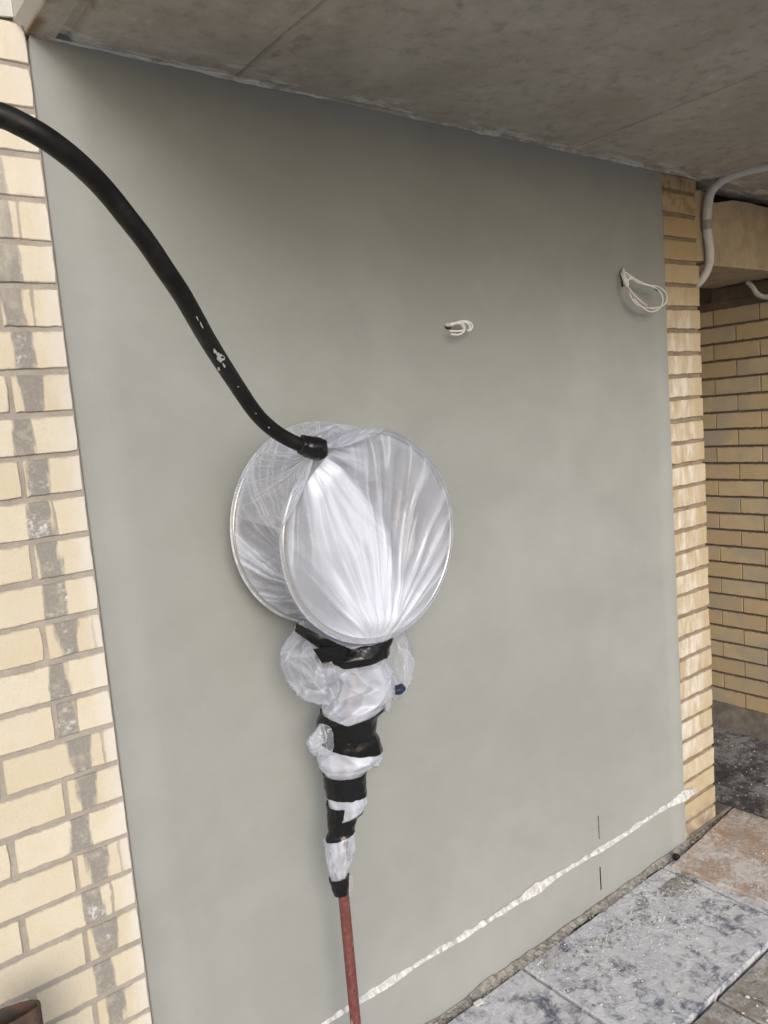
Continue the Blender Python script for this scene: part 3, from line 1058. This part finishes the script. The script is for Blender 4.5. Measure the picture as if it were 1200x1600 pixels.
lathe_y('rear_flange', [(0, -.006), (.13, -.006), (.137, .0), (.215, .0), (.224, -.006), (.238, -.004), (.24, .0), (.23, .004), (.1, .004), (0, .004)], CR, M['alu'], reel)
lathe_y('rim', rim(RR - .005, -.001, .0048), CR, M['rim'], reel)
lathe_y('drum', [(.125, .014), (.125, .205)], CF, M['alu'], reel, 64)
lathe_y('hub', [(0, -.012), (.022, -.012), (.026, -.008), (.026, .004)], CF, M['alu'], reel, 48)
lathe_y('wall_bracket', [(.0, .0), (.05, .0), (.05, .072), (.09, .074), (.09, .0805)], CR, M['hose_steel'], reel, 40)

# ------------------------------------------------------------------ plastic wrap
wrap = thing('plastic_wrap', 'milky crumpled plastic sheet wrapped round the hose reel and bound with black tape', 'plastic sheet', (px, py, .66))
def wobj(name, V, F, mat, fold=None, smooth=True, crk=None):
    L_ = wrap.location
    V = [(v[0] - L_.x, v[1] - L_.y, v[2] - L_.z) for v in V]
    at_ = {'fold': fold} if fold else {}
    if crk:
        at_['crk'] = crk
    return mobj(name, V, F, mat, wrap, smooth, at_)
def ridge(x, y=0, z=0):
    return 1 - abs(mn.noise(Vector((x, y, z)))) * 2
TA, TB = Vector((-.185, .225)), Vector((-.018, -.262))
def bandw(b):
    """centre and half width of the thick gathered band at height b"""
    K = [(.21, -.165, .035), (.12, -.115, .075), (0, -.062, .105), (-.12, -.030, .100), (-.24, -.016, .050), (-.3, -.01, .04)]
    for (b0, c0, w0), (b1, c1, w1) in zip(K, K[1:]):
        if b <= b0 and b >= b1:
            t = (b0 - b) / (b0 - b1)
            return c0 + (c1 - c0) * t, w0 + (w1 - w0) * t
    return (K[0][1], K[0][2]) if b > K[0][0] else (K[-1][1], K[-1][2])
def pleats(a, b, seed=0.0):
    """height of the pleats (0..1) and milkiness at a point of the front sheet"""
    dT = math.hypot(a - TA.x, b - TA.y)
    dB = math.hypot(a - TB.x, b - TB.y)
    th = math.atan2(a - TA.x, -(b - TA.y))
    tb = math.atan2(a - TB.x, b - TB.y)
    wob = .065 * fbm(a * 5, b * 5, seed, 2)
    fB = 0.62 * ridge(tb * 4.2 + wob * 3, seed, dB * 1.6) + .28 * ridge(tb * 10 + wob * 5, seed + 4, dB * 2.6) + .10 * ridge(tb * 24 + wob * 6, seed + 9, dB * 5)
    fT = 0.62 * ridge(th * 4.2 + wob * 3, seed + 20, dT * 1.6) + .28 * ridge(th * 10 + wob * 5, seed + 24, dT * 2.6) + .10 * ridge(th * 24 + wob * 6, seed + 29, dT * 5)
    wB = max(sstep(.25, .70, dT / (dT + dB)), sstep(-.06, .05, a + .25 * b))
    h = fB * wB + fT * (1 - wB)
    lB = max(0, ridge(tb * 7.5 + wob * 4, seed + 40, dB * 1.6)) ** 10
    lT = max(0, ridge(th * 7.5 + wob * 4, seed + 44, dT * 1.6)) ** 10
    line = (lB * wB + lT * (1 - wB)) * sstep(-.45, .25, fbm(a * 8, b * 8, seed + 60, 2))
    h = h * (.9 + .2 * sstep(-.3, .5, fbm(a * 7, b * 7, seed + 70, 2)))
    return h, line, dT, dB
def front_height(a, b):
    h, line, dT, dB = pleats(a, b)
    r = math.hypot(a, b)
    taut = sstep(0, .055, RF - r) if r < RF else 0
    amp = .0135 * taut + .0015
    y = -.0065 - .006 * taut - amp * (h - .35) - .0035 * line * taut
    c_, w_ = bandw(b)
    band = 1 - sstep(w_ * .55, w_ * 1.1, abs(a - c_))
    y -= band * .018 * taut
    y -= .030 * math.exp(-(dT / .11) ** 2)
    return y, h, line, band
# 1. front sheet
V, F, D = [], [], []
NR, NA = 110, 380
V.append((CF.x, CF.y + front_height(0, 0)[0], CF.z)); D.append(.7)
for i in range(1, NR + 1):
    for q in range(NA):
        an = 2 * math.pi * q / NA
        t = i / NR
        r = RF * 1.014 * min(1, t / .96)
        a, b = r * math.cos(an), r * math.sin(an)
        y, h, line, band = front_height(a, b)
        if t > .96:
            y = -.006 + (t - .96) / .04 * .018
        base = .13 + .40 * sstep(.35, .95, h) ** 1.5 + .16 * max(0, fbm(a * 9, b * 9, 77, 3)) + .45 * line + .80 * band * (.42 + .58 * sstep(.1, .85, h))
        low = sstep(.05, -.2, b) * sstep(-.25, -.02, a + .0)
        base += .26 * low
        # milkier where everything gathers at the ties
        base += .5 * math.exp(-(math.hypot(a - TB.x, b - TB.y) / .11) ** 2)
        if t > .9:
            base *= .25
        V.append((CF.x + a, CF.y + y, CF.z + b)); D.append(min(1, base))
for q in range(NA):
    F.append((0, 1 + q, 1 + (q + 1) % NA))
for i in range(NR - 1):
    for q in range(NA):
        a, b = 1 + i * NA + q, 1 + i * NA + (q + 1) % NA
        F.append((a, a + NA, b + NA, b))
wobj('front_sheet', V, F, M['film'], D)
# 2. side sheet from the front rim to the rear rim
V, F, D = [], [], []
NT_, NA = 84, 640
for i in range(NT_ + 1):
    t = i / NT_
    for q in range(NA):
        an = 2 * math.pi * q / NA
        c_ = CF.lerp(CR, t)
        r = RF + (RR - RF) * t + .0035
        ph = an * 2.2
        w = fbm(math.cos(an) * 7 + t * 2.4, math.sin(an) * 7 + t * 2.4, 3 + t * .8, 3)
        l1 = ridge(math.cos(an + 1.5 * t) * 7, math.sin(an + 1.5 * t) * 7, t * .7)
        l2 = max(0, ridge(math.cos(an + 1.7 * t) * 7, math.sin(an + 1.7 * t) * 7, 7 + t * .6)) ** 7
        lobe = sstep(.74 * math.pi, 1.0 * math.pi, an) * (1 - sstep(1.42 * math.pi, 1.56 * math.pi, an))
        sag = math.sin(t * math.pi) ** .8 * (.012 + .058 * lobe + .010 * w + .008 * max(0, l1))
        # pulled down towards the tie under the reel
        dn = math.exp(-((an - 1.53 * math.pi) / .28) ** 2)
        r = r - sag * (1 - dn) + dn * math.sin(t * math.pi) * .02
        y = c_.y + .004 * w * math.sin(t * math.pi)
        V.append((c_.x + r * math.cos(an), y, c_.z + r * math.sin(an)))
        D.append(min(1, .10 + .30 * sstep(.4, 1, l1) + .75 * l2 + .45 * dn + (.7 if i in (0, NT_) else 0)))  # edge rows milkier: doubled film, with the rim highlight put into it
for i in range(NT_):
    for q in range(NA):
        a, b = i * NA + q, i * NA + (q + 1) % NA
        F.append((a, b, b + NA, a + NA))
wobj('side_sheet', V, F, M['film_clear'], D)
# 3. sheet gathered up to the hose collar
tip = dep(497, 703, 1.597)
loop = []
for i in range(41):
    an = R(168 - 92 * i / 40)
    loop.append(Vector((CF.x + RF * 1.012 * math.cos(an), CF.y - .004, CF.z + RF * 1.012 * math.sin(an))))
for i in range(41):
    an = R(76 + 92 * i / 40)
    loop.append(Vector((CR.x + RR * 1.012 * math.cos(an), CR.y + .0, CR.z + RR * 1.012 * math.sin(an))))
V, F, D, CK = [], [], [], []
nl = len(loop)
SUB = 4
ring = []
for i in range(nl):
    for s_ in range(SUB):
        ring.append(loop[i].lerp(loop[(i + 1) % nl], s_ / SUB))
nl = len(ring)
NRR = 26
tdir = (hpath[0] - hpath[8]).normalized()
for i in range(NRR + 1):
    t = i / NRR
    for q, L_ in enumerate(ring):
        d0 = (L_ - tip).normalized()
        p0 = tip + d0 * .012
        p_ = p0.lerp(L_, t)
        w = ridge(q * .11, t * .8, 3) * .6 + ridge(q * .27, t * 1.2, 8) * .4
        am = .009 * math.sin(t * math.pi)
        nrm = (EYE - p_).normalized()
        p_ = p_ + nrm * am * (w - .3) - Vector((0, 0, .020)) * math.sin(t * math.pi) * .6
        V.append(p_)
        ln = max(0, ridge(q * .17, t * .6, 14)) ** 8
        CK.append((1 - sstep(.25, .6, t)) * sstep(-.1, .25, n1(q * .05, t * 3, 5)))
        D.append(min(1, .12 + .30 * sstep(.3, 1, w) + .5 * ln + .4 * (1 - t) ** 2))
for i in range(NRR):
    for q in range(nl):
        a, b = i * nl + q, i * nl + (q + 1) % nl
        F.append((a, b, b + nl, a + nl))
wobj('gathered_sheet', V, F, M['film_crinkled'], D, crk=CK)
# 4. neck: the sheet bound round pipe and valve
LV = [(985, 540, 620), (1000, 505, 612), (1020, 494, 606), (1040, 508, 604), (1062, 520, 612), (1085, 516, 612), (1105, 503, 600), (1125, 497, 586), (1145, 497, 584), (1162, 496, 592), (1180, 496, 596), (1195, 502, 584), (1208, 507, 571), (1222, 508, 570), (1238, 511, 571), (1252, 513, 573), (1266, 514, 568), (1280, 514, 556), (1296, 515, 552), (1310, 510, 555), (1326, 509, 556), (1342, 511, 550), (1358, 513, 545), (1372, 516, 543), (1386, 520, 543), (1398, 524, 542)]
tight = {1020, 1125, 1145, 1222, 1238, 1296, 1280, 1386, 1372}
def lv_at(v):
    for (v0, a0, b0), (v1, a1, b1) in zip(LV, LV[1:]):
        if v0 <= v <= v1:
            t = (v - v0) / (v1 - v0)
            t = t * t * (3 - 2 * t)
            return a0 + (a1 - a0) * t, b0 + (b1 - b0) * t
    return LV[-1][1:] if v > LV[-1][0] else LV[0][1:]
HX = Vector((CX.x, CX.y, 0)).normalized()      # across the bundle, level
HY = Vector((-HX.y, HX.x, 0))                  # into the picture, level
def ring_c(v, yw=None):
    a, b = lv_at(v)
    Y = -.215 + .045 * sstep(1010, 1150, v)
    c_ = at((a + b) / 2, v, Y)
    return c_, (b - a) / 2 * depth(c_) / FPX
V, F, D = [], [], []
NV, NA = 260, 110
for i in range(NV + 1):
    v = 985 + (1398 - 985) * i / NV
    c_, r = ring_c(v)
    loose = 1.0
    for tv, hw in ((1013, 18), (1140, 30), (1223, 17), (1286, 20), (1384, 15)):
        loose = min(loose, sstep(hw, hw + 20, abs(v - tv)) + .04)
    for q in range(NA):
        an = 2 * math.pi * q / NA
        ca, sa = math.cos(an), math.sin(an)
        z = c_.z
        cr = ridge(ca * 1.1 + z * 4, sa * 1.1, z * 8) * .65 + ridge(ca * 2.2, sa * 2.2 + z * 9, z * 18 + 5) * .35
        ver = ridge(ca * 2.6, sa * 2.6, z * 9 + 11)
        vp = Vector((ca * 1.5 + .2 * n1(z * 12, 3), sa * 1.5, z * 24))
        vd, vpts = mn.voronoi(vp)
        cdir = mn.noise_vector(vpts[0] * 7.31)
        facet = (vp - vpts[0]).dot(cdir)
        edge = 1 - sstep(0, .14, vd[1] - vd[0])
        f = 1 + loose * (.10 * (cr - .4) + .15 * facet + .02 * edge)
        V.append(c_ + HX * (ca * r * f) + HY * (sa * r * f * .85) + Vector((0, 0, .006 * loose * fbm(ca * 2, sa * 2, z * 20, 2))))
        D.append(min(1, max(0, .46 + .25 * sstep(.3, 1, cr) + .10 * edge + .28 * n1(vpts[0].x * 5, vpts[0].y * 5, vpts[0].z * 5) - (.22 if v > 1300 else 0))))
for i in range(NV):
    for q in range(NA):
        a, b = i * NA + q, i * NA + (q + 1) % NA
        F.append((a, a + NA, b + NA, b))
wobj('neck_sheet', V, F, M['film'], D)
# 5. loose puffs of film
def puff(u, v, hu, hv_, tilt, Y, seed, dens=.1, thick=.7, n=3):
    c_ = at(u, v, Y)
    k_ = depth(c_) / FPX
    bm = bmesh.new()
    bmesh.ops.create_icosphere(bm, subdivisions=5, radius=1)
    V, D = [], []
    ct, st = math.cos(tilt), math.sin(tilt)
    rs = random.Random(seed)
    planes = []
    for _ in range(26):
        nv = Vector((rs.gauss(0, 1), rs.gauss(0, 1), rs.gauss(0, 1))).normalized()
        planes.append((nv, rs.uniform(.72, 1.0), rs.random()))
    for w in bm.verts:
        d = w.co.copy()
        d += Vector((n1(d.x * 1.5, d.y * 1.5, seed), n1(d.y * 1.5, d.z * 1.5, seed + 3), n1(d.z * 1.5, d.x * 1.5, seed + 7))) * .22
        d.normalize()
        fs = sorted((h_ / max(.05, nv.dot(d)), sh_) for nv, h_, sh_ in planes)
        f = min(1.25, fs[0][0])
        edge = 1 - sstep(0, .05, fs[1][0] - fs[0][0])
        # soft dents between the creases
        f -= .05 * (1 - edge) * ridge(d.x * 2.4, d.y * 2.4 + seed, d.z * 2.4)
        d = w.co
        x, z = d.x * hu * k_ * f, d.z * hv_ * k_ * f
        y = d.y * min(hu, hv_) * k_ * f * thick
        x, z = x * ct - z * st, x * st + z * ct
        V.append(c_ + HX * x + HY * y + Vector((0, 0, z)))
        D.append(min(1, dens + .30 * fs[0][1] ** 2 + .26 * edge))
    F = [tuple(x.index for x in f.verts) for f in bm.faces]
    bm.free()
    wobj('loose_fold', V, F, M['film_crinkled'], D, crk=[.05] * len(V))
puff(490, 1042, 42, 66, .34, -.19, 3, .06)
puff(508, 1024, 54, 42, -.2, -.20, 8, .06)
puff(621, 1036, 28, 56, -.08, -.15, 21, .03)
puff(594, 1062, 27, 44, .12, -.235, 13, .10)
puff(500, 1162, 24, 27, .2, -.18, 17, .10)
puff(568, 1174, 37, 31, -.35, -.18, 27, .20)
puff(545, 1255, 28, 16, .1, -.18, 33, .35)
puff(533, 1326, 25, 36, .05, -.175, 41, .18)
puff(541, 1384, 9, 26, -.1, -.165, 47, .12)
# 6. tape bands
def band(v0, hpx, tilt, grow, a0=0.0, a1=2 * math.pi, seed=1, name='tape_band', dv=None):
    """strip of tape round the neck: v0 centre row, hpx width in rows, tilt in rows from left to right"""
    V, F = [], []
    NA, NH = 120, 9
    for q in range(NA + 1):
        an = a0 + (a1 - a0) * q / NA
        ca, sa = math.cos(an), math.sin(an)
        vc = v0 + tilt * ca * .5 + (dv(an) if dv else 0)
        for h in range(NH + 1):
            e_ = 1.6 * fbm(ca * 3 + seed, sa * 3, h * .3, 2) * (1 if h in (0, NH) else .6)
            v = vc + hpx * (h / NH - .5) + e_
            c_, r = ring_c(max(986, min(1397, v)))
            wr = .0015 * fbm(an * 5 + seed, h * 1.2, seed, 2)
            rr = r * grow + .0022 + wr
            dz = 0
            p_ = c_ + HX * (ca * rr) + HY * (sa * rr * .86)
            V.append(p_)
    for q in range(NA):
        for h in range(NH):
            a = q * (NH + 1) + h
            F.append((a, a + 1, a + NH + 2, a + NH + 1))
    return wobj(name, V, F, M['tape'])
band(1014, 31, -6, 1.03, seed=2)
band(1140, 44, 28, 1.03, seed=5)
band(1138, 38, -24, 1.06, R(-95), R(70), seed=9)
band(1223, 36, 4, 1.02, seed=13)
band(1290, 30, -10, 1.03, seed=17)
band(1272, 40, 0, 1.07, R(150), R(265), seed=19)
band(1384, 30, -4, 1.06, seed=23)
# tail of the upper tape running up to the left behind the rim
tp = [at(462, 980, -.205), at(480, 991, -.235), at(505, 1006, -.262), at(530, 1019, -.268), at(548, 1028, -.262)]
tp = smooth_path(tp, 8)
V, F = [], []
for i, p_ in enumerate(tp):
    f = i / (len(tp) - 1)
    wd = (.010 + .010 * f)
    tw = Vector((.25, -.2, 1)).normalized()
    for s_ in (-1, 0, 1):
        V.append(p_ + tw * wd * s_ - CZ * (.004 if s_ == 0 else 0) + Vector((0, 0, .0015 * n1(i * .7, s_))))
for i in range(len(tp) - 1):
    for s_ in (0, 1):
        a = i * 3 + s_
        F.append((a, a + 1, a + 4, a + 3))
wobj('tape_tail', V, F, M['tape'])
V, F = [], []
fl_ = [at(489, 1014, -.272), at(520, 1010, -.276), at(545, 1030, -.274), at(503, 1036, -.274)]
wobj('tape_flap', fl_, [(0, 1, 2, 3)], M['tape'], smooth=False)
